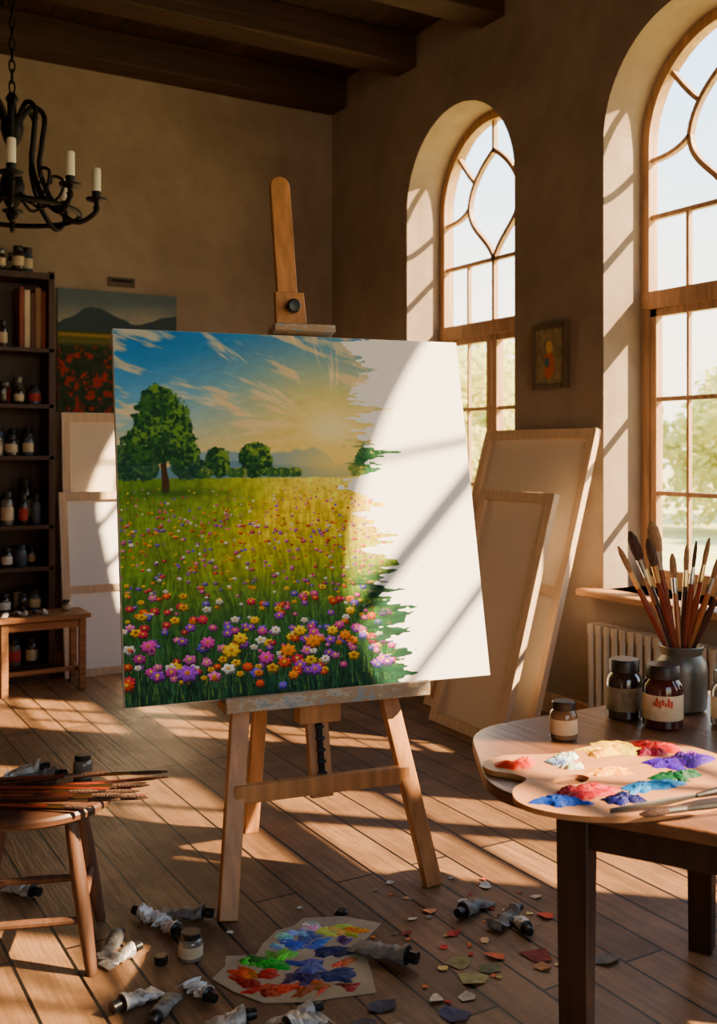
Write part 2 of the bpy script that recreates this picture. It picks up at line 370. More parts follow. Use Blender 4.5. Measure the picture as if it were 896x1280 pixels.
def landscape(H=700,W=720):
    T_,S=np.meshgrid(np.linspace(0,1,H),np.linspace(0,1,W),indexing='ij')
    hz=.412
    img=np.zeros((H,W,3))+C(36,120,196)
    img=blend(img,C(100,172,216),sm(0,.24,T_+(S-.2)*.12))
    img=blend(img,C(196,206,176),sm(.13,.36,T_+(S-.3)*.10))
    img=blend(img,C(254,212,124),sm(.22,.42,T_+(S-.4)*.08))
    dx=S-.585; dy=T_-.28; r=np.sqrt(dx**2+(dy*1.25)**2)
    img=blend(img,C(255,216,96),np.exp(-(r/.27)**2)*.92)
    th=np.arctan2(dy,dx)
    st=fb(th*9+3*r,r*5,11,4); fine=fb(th*30,r*14,31,3)
    cm=sm(.52,.66,st*.75+fine*.25)*sm(.05,.2,r)*sm(.40,.30,T_)
    img=blend(img,C(255,222,166),cm*.7)
    cm2=sm(.60,.70,fb(S*5+T_*6,T_*22-S*9,77,4))*sm(.36,.2,T_)
    img=blend(img,C(255,212,150),cm2*.65)
    br=fb(S*40+T_*30,T_*60,5,3); img=img*(0.95+.10*br[...,None])
    img=blend(img,C(255,244,190),np.exp(-(r/.085)**2)*.85)
    h=.066*np.exp(-((S-.27)/.10)**2)+.034*np.exp(-((S-.42)/.05)**2)+.062*np.exp(-((S-.52)/.07)**2)+.05*np.exp(-((S-.70)/.06)**2)+.02
    h=h+.028*(fb(S*22,S*0+1,91,4)-.5)
    mm=sm(-.004,.008,T_-(hz-h))
    img=blend(img,C(96,146,190),mm*.75)
    h2=.03+.02*np.exp(-((S-.35)/.1)**2)+.02*np.exp(-((S-.66)/.05)**2)+.02*(fb(S*30,S*0+4,92,4)-.5)
    img=blend(img,C(80,130,156),sm(-.003,.008,T_-(hz-h2))*.65)
    img=blend(img,C(255,220,110),np.exp(-(((S-.60)/.14)**2+((T_-.375)/.07)**2))*.8)
    # meadow
    v=np.clip((T_-hz)/(1-hz),0,1); gm=sm(0,.006,T_-hz-.004*(fb(S*30,S*0,3,2)-.5))
    g=np.zeros_like(img)+C(178,182,40)
    g=blend(g,C(140,162,34),sm(.0,.22,v)); g=blend(g,C(92,130,36),sm(.2,.5,v)); g=blend(g,C(44,90,38),sm(.42,.75,v)); g=blend(g,C(20,54,38),sm(.68,1,v))
    g=blend(g,C(84,126,36),sm(.42,.1,S+v*.35)*sm(.45,0,v)*.9)
    wl=.46-.62*v; wr=.84-.20*v
    beam=sm(-.09,.08,S-wl)*sm(.12,-.05,S-wr)*sm(.72,.02,v)
    g=blend(g,C(255,208,16),beam*(.98-.30*v/.6).clip(0,1))
    g=blend(g,C(255,236,100),np.exp(-((S-.62)/.20)**2-(v/.09)**2))
    bl=fb(S*170+8*nz(S*9,T_*9,8),T_*26,51,3); g=g*(1+(bl-.5)[...,None]*(.25+.9*v[...,None]))
    pt=fb(S*60,T_*90,61,3); g=g*(1+(pt-.5)[...,None]*.38)
    img=img*(1-gm[...,None])+g*gm[...,None]
    img=np.clip(img,0,1)
    def tree(cx,cy,rx,ry,dark,mid,lit,seed,rag=.62):
        nonlocal img
        n=.55*fb(S*30,T_*30,seed,4)+.45*fb(S*95,T_*95,seed+2,2); e=((S-cx)/rx)**2+((T_-cy)/ry)**2
        m=sm(1.10,.86,e+(n-.5)*rag*2.2)
        lf=fb(S*120,T_*120,seed+5,2)
        c=np.zeros_like(img)+np.asarray(dark)
        c=blend(c,mid,sm(.36,.66,lf*.6+.4*fb(S*40,T_*40,seed+7,3)))
        lite=sm(.50,.74,fb(S*44,T_*44,seed+9,3)*.4+lf*.6+.16*((S-cx)/rx-(T_-cy)/ry))
        c=blend(c,lit,lite*.8)
        img=img*(1-m[...,None])+c*m[...,None]
    dk,md,lt=C(22,62,38),C(46,98,42),C(116,158,54)
    for cx,cy,rx,ry in ((.01,.37,.05,.05),(.06,.375,.05,.045),(.175,.375,.045,.045),(.21,.39,.03,.028)):
        tree(cx,cy,rx,ry,C(26,64,52),C(42,86,58),C(80,124,62),int(cx*999)+3)
    img=blend(img,C(70,46,28),sm(.009,.005,np.abs(S-.118))*sm(.30,.33,T_)*sm(.458,.45,T_))
    tree(.118,.255,.080,.085,dk,md,lt,300); tree(.095,.32,.085,.055,dk,md,lt,310); tree(.15,.325,.066,.055,dk,md,lt,320); tree(.115,.200,.048,.045,dk,md,lt,330)
    img=blend(img,C(70,46,28),sm(.008,.005,np.abs(S-.118+.006*np.sin(T_*40)))*sm(.37,.385,T_)*sm(.458,.45,T_))
    tree(.262,.372,.034,.044,dk,md,C(132,166,54),340); tree(.365,.365,.046,.052,dk,md,C(156,180,54),350)
    for cx in (.225,.30,.32,.41,.44,.47): tree(cx,.40,.022,.014,C(46,92,46),C(76,120,52),C(150,160,56),int(cx*1000))
    tree(.70,.375,.05,.05,C(54,106,64),C(96,146,74),C(190,190,84),360); tree(.655,.395,.03,.02,C(110,136,64),C(160,168,70),C(230,206,84),370)
    tree(.755,.34,.05,.08,dk,md,lt,380)
    img=blend(img,C(40,78,32),np.exp(-((S-.14)/.13)**2-((T_-.455)/.012)**2)*.6)
    rg=np.random.default_rng(5)
    def disc(cx,cy,r,col,petal=0,ph=0,sq=.85):
        R=int(r*W*1.5)+2; x0=int(cx*W); y0=int(cy*H)
        xa,xb=max(0,x0-R),min(W,x0+R+1); ya,yb=max(0,y0-R),min(H,y0+R+1)
        if xb<=xa or yb<=ya: return
        yy,xx=np.mgrid[ya:yb,xa:xb]; ddx=(xx-cx*W)/(r*W); ddy=(yy-cy*H)/(r*W*sq)
        rr=np.sqrt(ddx**2+ddy**2); tt=np.arctan2(ddy,ddx)
        lim=1.0 if not petal else .88+.15*np.cos(petal*tt+ph)
        a=np.clip((lim-rr)*r*W*.9+.5,0,1)[...,None]
        sh=(1.0+.20*np.clip(-ddy,-1,1)-.14*(rr<.45)+.10*np.cos(tt*9+ph*3))[...,None]
        img[ya:yb,xa:xb]=img[ya:yb,xa:xb]*(1-a)+np.clip(np.asarray(col)*sh,0,1)*a
    def stroke(x,y,dx_,dy_,w,col,n=26):
        for i in range(n):
            f=i/n; xx=x+dx_*f*f; yy=y-dy_*f; rpx=max(.6,w*(1-f)); xi=int(xx*W); yi=int(yy*H); k=int(rpx+.5)
            if 0<=xi<W-1 and 0<=yi<H-1:
                sl=img[max(0,yi-1):yi+1,max(0,xi-k+1):xi+k]; sl[:]=sl*.45+np.asarray(col)*.55
    gc=[C(60,114,42),C(90,142,50),C(34,84,44),C(116,156,54),C(20,60,40),C(66,126,80)]
    for i in range(700):
        v_=rg.random()**.5; y=.64+.40*v_; L_=(.015+.07*v_)*rg.uniform(.5,1.3)
        stroke(rg.random()*.85,y,rg.uniform(-.03,.03)*v_,L_,.5+1.8*v_,gc[rg.integers(len(gc))])
    fc=[C(222,60,170),C(156,60,204),C(255,138,16),C(255,196,20),C(240,76,34),C(250,246,240),C(222,36,76),C(108,80,226),C(255,212,30),C(236,106,196)]
    L_=[]
    for i in range(2100):
        v_=rg.random()**.85; L_.append((v_,rg.random()*.84,rg.integers(len(fc)),rg.random()))
    L_.sort(key=lambda a:a[0])
    for v_,x,k,p in L_:
        if v_>.55 and p>.27: continue
        if v_>.3 and v_<=.55 and p>.5: continue
        y=hz+.03+(1-hz-.08)*v_; q_=p/(.27 if v_>.55 else 1); r_=(.0024+.0145*v_**1.15)*(.42+.78*q_)
        col=fc[k]*rg.uniform(.82,1.0)
        if r_*W<3: disc(x,y,r_,col*.98,0)
        else:
            disc(x+.002,y+r_*.3,r_*1.05,col*.5,5,p*60,.66); disc(x,y,r_,col,5 if k%2 else 7,p*60+1,.66); disc(x,y-r_*.05,r_*.26,C(255,196,50) if k not in (2,3,8) else C(170,80,20),0)
    for x,y,r_,k in ((.155,.925,.028,1),(.27,.875,.024,3),(.295,.845,.019,3),(.36,.90,.021,0),(.31,.92,.014,4),(.42,.885,.022,2),(.49,.865,.023,2),(.455,.835,.018,3),(.58,.855,.017,2),(.545,.84,.016,3),(.21,.85,.019,0),(.2,.79,.014,6),(.49,.94,.019,1),(.34,.965,.012,4),(.43,.95,.014,2),(.06,.85,.019,0),(.335,.80,.013,3),(.39,.83,.013,5),(.6,.79,.014,3),(.63,.86,.012,7),(.52,.915,.013,5),(.40,.975,.012,7)):
        disc(x,y+.005,r_*1.05,fc[k]*.5,7,0,.72); disc(x,y,r_,fc[k],7,x*40,.72); disc(x,y,r_*.5,np.clip(fc[k]*1.15,0,1),5,x*20,.72); disc(x,y,r_*.25,C(220,130,30),0)
    tt=T_; base=.675+.03*np.sin(tt*7.0)+.085*sm(.42,.62,tt)-.02*sm(.0,.2,tt)
    j=(nz(tt*0+3,tt*26,201)-.5)*.085+(nz(tt*0+9,tt*70,202)-.5)*.07+(nz(S*8,tt*140,203)-.5)*.06
    spike=sm(.62,.95,nz(tt*0+5,tt*38,204))*.09
    drip=(nz(S*60,tt*160,205)-.5)*.05
    e=S-(base+j+spike*.8+drip-.01)
    img=blend(img,C(18,62,40)*(1+.5*(nz(S*30,tt*140,206)[...,None]-.5)),sm(-.11,-.02,e)*sm(.62,.74,tt)*sm(.35,.6,nz(S*10,tt*60,207)+.15))
    img=blend(img,C(30,92,52),sm(-.06,-.01,e)*sm(.30,.33,tt)*sm(.415,.40,tt)*.8)
    img=blend(img,C(246,243,237),sm(-.003,.003,e))
    return np.clip(img,0,1)

def poppies(H=150,W=150):
    T_,S=np.meshgrid(np.linspace(0,1,H),np.linspace(0,1,W),indexing='ij')
    img=np.zeros((H,W,3))+C(96,112,116)
    img=blend(img,C(176,168,150),sm(.05,.28,T_+.1*(fb(S*6,T_*8,1)-.5)))
    h=.16*np.exp(-((S-.30)/.22)**2)+.12*np.exp(-((S-.95)/.25)**2)+.05
    img=blend(img,C(62,78,84),sm(0,.01,T_-(.34-h-.05*(fb(S*9,S*0,2)-.5))))
    img=blend(img,C(50,66,44),sm(0,.01,T_-.33)); img=blend(img,C(190,150,56),np.exp(-((T_-.37)/.02)**2)*.9)
    img=blend(img,C(140,128,52),np.exp(-((T_-.42)/.03)**2)*.7)
    f=fb(S*26,T_*26,3,3); img=blend(img,C(176,52,34),sm(.52,.62,f)*sm(.42,.5,T_))
    f=fb(S*30+9,T_*30,33,3); img=blend(img,C(36,52,34),sm(.55,.65,f)*sm(.42,.5,T_)*.8)
    return np.clip(img,0,1)*.88
def portrait(H=80,W=60):
    T_,S=np.meshgrid(np.linspace(0,1,H),np.linspace(0,1,W),indexing='ij')
    img=np.zeros((H,W,3))+C(140,124,88); img=img*(.7+.6*fb(S*8,T_*8,4)[...,None])
    e=((S-.5)/.2)**2+((T_-.66)/.26)**2; img=blend(img,C(196,98,52),sm(1.1,.8,e+.6*(fb(S*12,T_*12,5)-.5)))
    e=((S-.5)/.12)**2+((T_-.32)/.12)**2; img=blend(img,C(216,170,96),sm(1.1,.8,e))
    e=((S-.42)/.1)**2+((T_-.6)/.1)**2; img=blend(img,C(70,104,110),sm(1.1,.7,e))
    return np.clip(img,0,1)

PAINTED=None
def painted_mat():
    global PAINTED
    if PAINTED: return PAINTED
    m=bpy.data.materials.new("painted_pigment"); m.use_nodes=True; nt=m.node_tree; N=nt.nodes; L=nt.links; b=N["Principled BSDF"]
    a=N.new("ShaderNodeVertexColor"); a.layer_name="Pigment"; L.new(a.outputs["Color"],b.inputs["Base Color"])
    b.inputs["Roughness"].default_value=.7; b.inputs["Specular IOR Level"].default_value=.15
    tc=N.new("ShaderNodeTexCoord"); n=N.new("ShaderNodeTexNoise"); n.inputs["Scale"].default_value=90; n.inputs["Detail"].default_value=4
    L.new(tc.outputs["Object"],n.inputs["Vector"]); bp=N.new("ShaderNodeBump"); bp.inputs["Strength"].default_value=.12; bp.inputs["Distance"].default_value=.004
    L.new(n.outputs["Fac"],bp.inputs["Height"]); L.new(bp.outputs[0],b.inputs["Normal"]); PAINTED=m; return m
def painted_mesh(name,img,w,h,y,parent,z0=0):
    H,W,_=img.shape
    X,Z=np.meshgrid(np.linspace(-w/2,w/2,W),np.linspace(z0+h,z0,H))
    co=np.stack([X,np.full_like(X,y),Z],-1).reshape(-1,3)
    idx=np.arange(H*W).reshape(H,W)
    f=np.stack([idx[1:,:-1],idx[1:,1:],idx[:-1,1:],idx[:-1,:-1]],-1).reshape(-1,4)
    me=bpy.data.meshes.new(name); me.vertices.add(H*W); me.vertices.foreach_set("co",co.ravel().astype(np.float32))
    me.loops.add(f.size); me.loops.foreach_set("vertex_index",f.ravel().astype(np.int32))
    me.polygons.add(len(f)); me.polygons.foreach_set("loop_start",np.arange(0,f.size,4,dtype=np.int32))
    me.update(calc_edges=True)
    lin=np.where(img<=.04045,img/12.92,((img+.055)/1.055)**2.4)
    at=me.color_attributes.new("Pigment",'FLOAT_COLOR','POINT')
    at.data.foreach_set("color",np.concatenate([lin,np.ones((H,W,1))],-1).reshape(-1).astype(np.float32))
    me.materials.append(painted_mat()); o=bpy.data.objects.new(name,me); COL.objects.link(o)
    if parent: o.parent=parent
    return o

# ------------------------------------------------------------------ easel painting
LEAN=math.atan(.22); RZE=rad(-8.74); EO=(-2.370,-4.228)
pc=empty("landscape_painting_canvas",loc=(EO[0],EO[1],.712),rot=(-LEAN,0,RZE))
b=MB(); b.box((0,.0175,.68),(1.41,.033,1.36),WHITEC); b.obj("stretched_canvas",parent=pc,bevel=.003)
b=MB()
for x in (-.68,.68): b.box((x,.040,.68),(.045,.014,1.36),STRETCH)
for z in (.025,1.335): b.box((0,.040,z),(1.31,.014,.05),STRETCH)
b.box((0,.040,.68),(1.31,.014,.04),STRETCH)
b.obj("stretcher_bars",parent=pc)
painted_mesh("painted_face",landscape(),1.406,1.356,-.0005,pc,.002)

e=MB()
def legy(z): return -.15+.30*z
def masty(z): return .075+.22*(z-.708)
for sg in (-1,1):
    e.beam((sg*.385,legy(0),0),(sg*.10,legy(1.95),1.95),.066,.040,EASELW)
e.beam((-.335,legy(.36)-.002,.385),(.335,legy(.36)-.002,.385),.030,.064,EASELW,side=(0,1,0))
e.beam((0,masty(.33)-.01,.33),(0,masty(2.67),2.67),.084,.03,EASELW)
e.lathe([(.042,0),(.042,.03)],EASELW,mx=T(0,masty(2.67)+.015,2.67)@Matrix.Rotation(rad(90)-LEAN,4,'X'),seg=24)
e.beam((-.095,.60,0),(-.01,.40,1.95),.060,.03,EASELW)
e.box((0,.36,1.93),(.30,.06,.08),EASELW)
e.beam((0,masty(.36)-.035,.36),(0,masty(.68)-.035,.68),.022,.01,IRON)
for i in range(8): e.box((0,masty(.38+.04*i)-.042,.38+.04*i),(.034,.012,.012),BLACKP)
e.box((.02,-.005,.690),(.78,.115,.030),EASELW)
e.box((.02,-.066,.705),(.78,.018,.055),SPOT)
e.box((0,.03,.64),(.16,.07,.09),EASELW)
e.box((.035,masty(2.06)-.055,2.062),(.25,.10,.030),SPOT,rot=(-LEAN,0,0))
e.beam((.0,masty(2.07)-.028,2.07),(.0,masty(2.22)-.028,2.22),.128,.028,EASELW,w1=.120)
kn=T(.0,masty(2.16)-.045,2.16)@Matrix.Rotation(rad(90),4,'X')
e.lathe([(.012,0),(.012,.02),(.027,.022),(.03,.035),(.026,.05),(0,.052)],BLACKP,mx=kn,seg=16)
e.obj("wooden_easel",loc=(EO[0],EO[1],0),rot=(0,0,RZE),bevel=.004)

# ------------------------------------------------------------------ leaning canvases
def lean_canvas(name,w,h,base,top_dx,rotz,front=WHITEC,back=LINEN,cross=True,th=.036):
    b=MB(); 
    b.box((0,.0,h/2),(w,.006,h),back,mx=T(0,th-.004,0))
    bw=.055
    for x in (-w/2+bw/2,w/2-bw/2): b.box((x,th/2-.002,h/2),(bw,th-.006,h),STRETCH)
    for z in (bw/2,h-bw/2): b.box((0,th/2-.002,z),(w-2*bw,th-.006,bw),STRETCH)
    if cross: b.box((0,th/2+.004,h*.47),(w-2*bw,th-.02,.05),STRETCH)
    for x in (-w/2-.001,w/2+.001): b.box((x,th/2,h/2),(.003,th+.002,h),front)
    b.box((0,th/2,h+.001),(w,th+.002,.003),front)
    return b.obj(name,loc=base,rot=(-math.asin(top_dx/h),0,rotz),bevel=.002)
lean_canvas("blank_canvas",1.02,1.78,(-.55,-2.70,0.0),.49,rad(-90),front=STRETCH)
lean_canvas("blank_canvas",.68,1.40,(-.74,-2.86,0.0),.38,rad(-91),cross=False,front=STRETCH)
lean_canvas("blank_canvas",.86,1.86,(-1.83,-.22,0),.15,0)
lean_canvas("blank_canvas",.94,1.30,(-1.84,-.39,0),.20,0,back=WHITEC,cross=True)

# ------------------------------------------------------------------ wall pictures
def framed(name,img,w,h,loc,rotz,fw,fm):
    p=empty(name,loc=loc,rot=(0,0,rotz)); b=MB()
    b.box((0,.015,h/2),(w,.028,h),fm)
    if fw:
        for x in (-w/2-fw/2,w/2+fw/2): b.box((x,.01,h/2),(fw,.04,h+2*fw),fm)
        for z in (-fw/2,h+fw/2): b.box((0,.01,z),(w,.04,fw),fm)
    b.obj("frame",parent=p,bevel=.003); painted_mesh("painted_face",img,w,h,-.0005,p)
framed("poppy_field_painting",poppies(),.90,.90,(-1.83,-.032,1.86),0,0,DARKW)
framed("figure_painting",portrait(),.25,.33,(-.032,-2.775,1.985),rad(-90),.03,wood("bronze_frame_wood",(96,74,54),.5,'z'))
b=MB(); b.box((-1.80,-.008,2.84),(.20,.016,.07),mat("old_bracket",(84,70,58),.8)); b.box((-1.80,-.016,2.85),(.16,.012,.02),IRON); b.obj("wall_vent",bevel=.003)

# ------------------------------------------------------------------ jars, brushes, tubes
def jar(b,x,y,z,r,h,body,cap,label=None,seg=24,capf=.78):
    hb=h*capf
    b.lathe([(r*.9,0),(r,.04*h),(r,hb*.82),(r*.93,hb*.92),(r*.76,hb),(r*.74,hb*1.03)],body,c=(x,y,z),seg=seg)
    b.lathe([(r*.80,hb*1.0),(r*.84,hb*1.02),(r*.84,h*.97),(r*.78,h),(0,h)],cap,c=(x,y,z),seg=seg)
    if label:
        b.lathe([(r*1.004,hb*.20),(r*1.012,hb*.205),(r*1.012,hb*.70),(r*1.004,hb*.705)],label,c=(x,y,z),seg=seg)
def brush(b,p0,p1,hm,fm,bm,r=.006,tuft=.016):
    p0=Vector(p0);p1=Vector(p1);d=p1-p0
    def at(f): return p0+d*f
    b.sweep([at(0),at(.02),at(.25),at(.6),at(.74)],[r*.3,r*.5,r*.7,r*1.25,r*.95],hm,seg=8)
    b.sweep([at(.735),at(.76),at(.84)],[r*1.0,r*1.05,tuft*.62],fm,seg=10)
    b.sweep([at(.838),at(.90),at(.96),at(1)],[tuft*.62,tuft*.78,tuft*.66,tuft*.25],bm,seg=10)
def tube(b,x,y,ang,L=.13,r=.018,seed=0,z=0,body=TUBEM,cap=BLACKP,crush=1.0):
    rg=random.Random(seed); n=12; seg=16; vs=[];fs=[]
    for i in range(n+1):
        f=i/n; th=r*(1-f)**.7*(1-.28*crush*rg.random()*(f>0.1))+.0015; w=r*(1+.35*f)*(1+.13*crush*rg.uniform(-1,1)*(f>.1))
        off=rg.uniform(-.007,.007)*f*crush; lift=rg.uniform(0,.012)*f*crush
        for k in range(seg):
            t=2*math.pi*k/seg; j=1+.11*crush*rg.uniform(-1,1)*(f>.05)
            vs.append((f*L,off+w*math.cos(t)*j,max(0,th+th*math.sin(t)*j+lift)))
    for i in range(n):
        for k in range(seg): fs.append((i*seg+k,(i+1)*seg+k,(i+1)*seg+(k+1)%seg,i*seg+(k+1)%seg))
    fs.append(tuple(range(seg))); fs.append(tuple(n*seg+k for k in range(seg-1,-1,-1)))
    mx=T(x,y,z)@RZ(ang)
    b.add(vs,fs,body,mx)
    b.lathe([(r*.98,0),(r*.5,.006),(r*.5,.01),(r*.66,.010),(r*.62,.034),(0,.035)],cap,mx=mx@T(0,0,r)@Matrix.Rotation(rad(-90),4,'Y'),seg=14)

# bookcase
bx0,bx1,by0,by1=-3.7,-2.375,-.33,-.03
b=MB(); H_=2.82
for x in (bx0,bx1): b.box((x+(.02 if x==bx0 else -.02),(by0+by1)/2,H_/2),(.04,by1-by0,H_),SHELFW)
b.box(((bx0+bx1)/2,by1-.01,H_/2),(bx1-bx0,.02,H_),SHELFW)
SH=[.10,.47,.78,1.067,1.545,1.90,2.287,2.80]
for z in SH: b.box(((bx0+bx1)/2,(by0+by1)/2,z-.0125),(bx1-bx0-.002,by1-by0,.03 if z<2.8 else .045),SHELFW)
b.box(((bx0+bx1)/2,by0+.01,.05),(bx1-bx0,.02,.1),SHELFW)
b.obj("bookcase",bevel=.003)
j=MB(); rg=random.Random(3)
JB=[DGLASS,CGLASS,DGLASS,mat("blue_bottle",(64,74,90),.2,var=.2,bump=0),mat("cream_jar",(170,156,134),.4,var=.1),mat("red_jar",(130,50,40),.3,var=.2),DGLASS]
JL=[LABEL,None,LABELR,LABEL,mat("pale_label",(206,198,184),.7)]
jars_rows={.10:(.16,.24),.47:(.12,.2),.78:(.12,.19),1.067:(.2,.33),1.545:(.12,.22),1.90:(.12,.2),2.287:(.18,.36),2.823:(.12,.21)}
for z,(h0,h1) in jars_rows.items():
    for row in (0,1):
        x=bx0+.10+row*.04
        lim=bx1-.10 if z!=2.287 else -2.66
        while x<lim:
            r=rg.uniform(.028,.05); h=rg.uniform(h0,h1) if row else rg.uniform(h0,(h0+h1)/2)
            jar(j,x,-.25+row*.10+rg.uniform(-.012,.012),z+.0035,min(r,.042),h,rg.choice(JB),rg.choice([CAPM,CAPS,CAPM,BLACKP]),rg.choice(JL),seg=14)
            x+=r*2+rg.uniform(.015,.05)
j.obj("shelf_paint_jars")
k=MB(); x=-2.60
BC=[mat("book_rust",(130,62,42),.7),mat("book_cream",(196,176,148),.7),mat("book_brown",(92,58,40),.7),mat("book_tan",(150,112,80),.7)]
for i in range(5):
    w=.030+.008*(i%2); k.box((x+w/2,-.18,2.2905+.42/2-.01*(i%3)),(w,.2,.42-.02*(i%3)),BC[i%4],rot=(0,0,0)); x+=w+.003
k.obj("shelf_books",bevel=.003)

# low side table in front of bookcase
b=MB(); b.box((-2.54,-.61,.490),(.60,.30,.032),SIDEW)
for x in (-2.79,-2.29):
    for y in (-.72,-.49): b.beam((x,y,0),(x,y,.476),.045,.045,SIDEW)
b.box((-2.54,-.72,.44),(.46,.02,.05),SIDEW); b.box((-2.54,-.49,.44),(.46,.02,.05),SIDEW)
b.box((-2.54,-.61,.12),(.46,.03,.03),SIDEW)
for x in (-2.79,-2.29): b.box((x,-.61,.12),(.03,.2,.03),SIDEW)
b.obj("low_side_table",bevel=.004)
b=MB(); rg=random.Random(8)
for i in range(5):
    tube(b,-2.76+i*.06,-.62+rg.uniform(-.05,.05),rg.uniform(1.2,2.0)*(1 if i%2 else -1),L=.08,r=.014,seed=40+i,z=.507,body=rg.choice([TUBEM,TUBED]))
b.obj("paint_tubes_pile")
b=MB(); jar(b,-2.36,-.58,.507,.03,.07,CGLASS,CAPM,LABEL); b.obj("paint_jar")

# radiator
b=MB(); n=18
for i in range(n):
    y=-3.29-i*.06
    for x in (-.10,-.17): b.sweep([(x,y,.13),(x,y,.16),(x,y,.60),(x,y,.625)],[.014,.020,.020,.014],RADM,seg=10)
    b.box((-.135,y,.60),(.10,.045,.06),RADM); b.box((-.135,y,.16),(.10,.045,.06),RADM)
for z in (.17,.59): b.sweep([(-.135,-3.28,z),(-.135,-3.30-n*.06,z)],.022,RADM,seg=12)
for i in (0,n-1):
    b.box((-.135,-3.29-i*.06,.065),(.09,.035,.13),RADM)
b.sweep([(-.135,-3.30-n*.06,.17),(-.135,-3.38-n*.06,.17),(-.135,-3.40-n*.06,.14),(-.135,-3.40-n*.06,.0)],.012,RADM,seg=8)
b.obj("cast_iron_radiator",bevel=.006)

# ------------------------------------------------------------------ stool
SC=(-3.38,-4.20); SH_=.50; R_=Vector((.864,-.504,0)); F_=Vector((.504,.864,0))
b=MB(); b.lathe([(.225,-.036),(.24,-.026),(.243,-.010),(.238,-.001),(.20,0),(0,-.0005)],mat("stool_seat_wood",(84,54,38),.42,var=.3,scale=4,stretch=(1,8,1)),c=(0,0,SH_),seg=48)
fe=[]
for a in (-65,25,115,205):
    t=rad(a); top=Vector((.165*math.cos(t),.165*math.sin(t),SH_-.034)); bot=Vector((.265*math.cos(t),.265*math.sin(t),0)); fe.append((top,bot))
    b.sweep([bot,bot.lerp(top,.3),bot.lerp(top,.6),top],[.018,.023,.025,.020],STOOLW,seg=12)
for i in range(4):
    f=.34 if i%2 else .42
    p=fe[i][1].lerp(fe[i][0],f); q_=fe[(i+1)%4][1].lerp(fe[(i+1)%4][0],f); b.sweep([p,p.lerp(q_,.5),q_],[.011,.014,.011],STOOLW,seg=10)
b.obj("round_wooden_stool",loc=(SC[0],SC[1],0))
def sp(r,f): 
    v=Vector((SC[0],SC[1],0))+R_*r+F_*f; return v.x,v.y
b=MB(); rg=random.Random(11)
for i in range(18):
    f0=rg.uniform(-.13,.02); f1=f0+rg.uniform(-.08,.10); r0=-.30+rg.uniform(-.06,.06); r1=.31+rg.uniform(-.10,.12)
    lay=i//6; z0=SH_+.008+.012*lay; x0,y0=sp(r0,f0); x1,y1=sp(r1,f1)
    hm=[HANDR,HANDD,HANDD,HANDR][i%4]; fm=[FERR,FERRS][i%2]
    A_=(x0,y0,z0); B_=(x1,y1,z0+.006+rg.uniform(0,.03))
    if i%3==0: A_,B_=B_,A_
    brush(b,A_,B_,hm,fm,BRISD,r=.0056,tuft=.009)
b.obj("paintbrush_bundle")
b=MB(); x,y=sp(-.04,.17); tube(b,x,y,rad(160),L=.12,r=.028,seed=3,z=SH_+.001); x,y=sp(.03,.12); tube(b,x,y,rad(150),L=.11,r=.024,seed=4,z=SH_+.001,body=TUBED); b.obj("paint_tubes_pile")
b=MB(); x,y=sp(.11,.145); jar(b,x,y,SH_+.001,.032,.08,CGLASS,CAPM,None); b.obj("paint_jar")

# ------------------------------------------------------------------ palette table
TP=[(-2.55,-5.47),(-2.24,-4.96),(-1.15,-4.96),(-1.15,-6.30),(-2.03,-6.36)]
def rounded(poly,r,n=8):
    out=[];m=len(poly)
    for i in range(m):
        p=Vector(poly[i]);a=Vector(poly[i-1]);c=Vector(poly[(i+1)%m]); da=(a-p).normalized();dc=(c-p).normalized()
        p0=p+da*r;p1=p+dc*r
        for k in range(n+1):
            t=k/n; v=p0*(1-t)**2+p*2*t*(1-t)+p1*t*t; out.append((v.x,v.y))
    return out
b=MB(); b.prism(rounded(TP,.16),.698,.73,TABTOP)
L1=Vector((-2.34,-5.56)); L2=Vector((-1.54,-5.26)); e2=Vector((.5,-.866)).normalized()
L3=L1+e2*.78; L4=L2+Vector((.28,-.78))
legs=[L1,L2,L4,L3]
for p in legs:
    b.beam((p.x,p.y,.698),(p.x,p.y,0),.084,.084,DARKW,side=(e2.x,e2.y,0),w1=.070,d1=.070)
for i in range(4):
    p=legs[i];q_=legs[(i+1)%4]; dd=(q_-p).normalized()*.03
    b.beam((p.x+dd.x,p.y+dd.y,.64),(q_.x-dd.x,q_.y-dd.y,.64),.11,.028,DARKW,side=(0,0,1))
b.obj("palette_table",bevel=.004)

PO=[(-2.445,-5.304),(-2.40,-5.285),(-2.334,-5.283),(-2.209,-5.338),(-2.067,-5.330),(-1.921,-5.352),(-1.846,-5.43),(-1.835,-5.59),(-1.924,-5.75),(-2.12,-5.84),(-2.30,-5.83),(-2.429,-5.785),(-2.524,-5.70),(-2.556,-5.60),(-2.51,-5.515),(-2.43,-5.47),(-2.43,-5.42),(-2.465,-5.36)]
def catmull(P,n=5):
    out=[];m=len(P)
    for i in range(m):
        p0,p1,p2,p3=[Vector(P[(i+k)%m]) for k in (-1,0,1,2)]
        for k in range(n):
            t=k/n; v=.5*((2*p1)+(p2-p0)*t+(2*p0-5*p1+4*p2-p3)*t*t+(3*p1-p0-3*p2+p3)*t**3); out.append((v.x,v.y))
    return out
outl=catmull(PO); HX,HY=.056,.034
hole=[(-2.333+HX*math.cos(-2*math.pi*k/24),-5.529+HY*math.sin(-2*math.pi*k/24)) for k in range(24)]
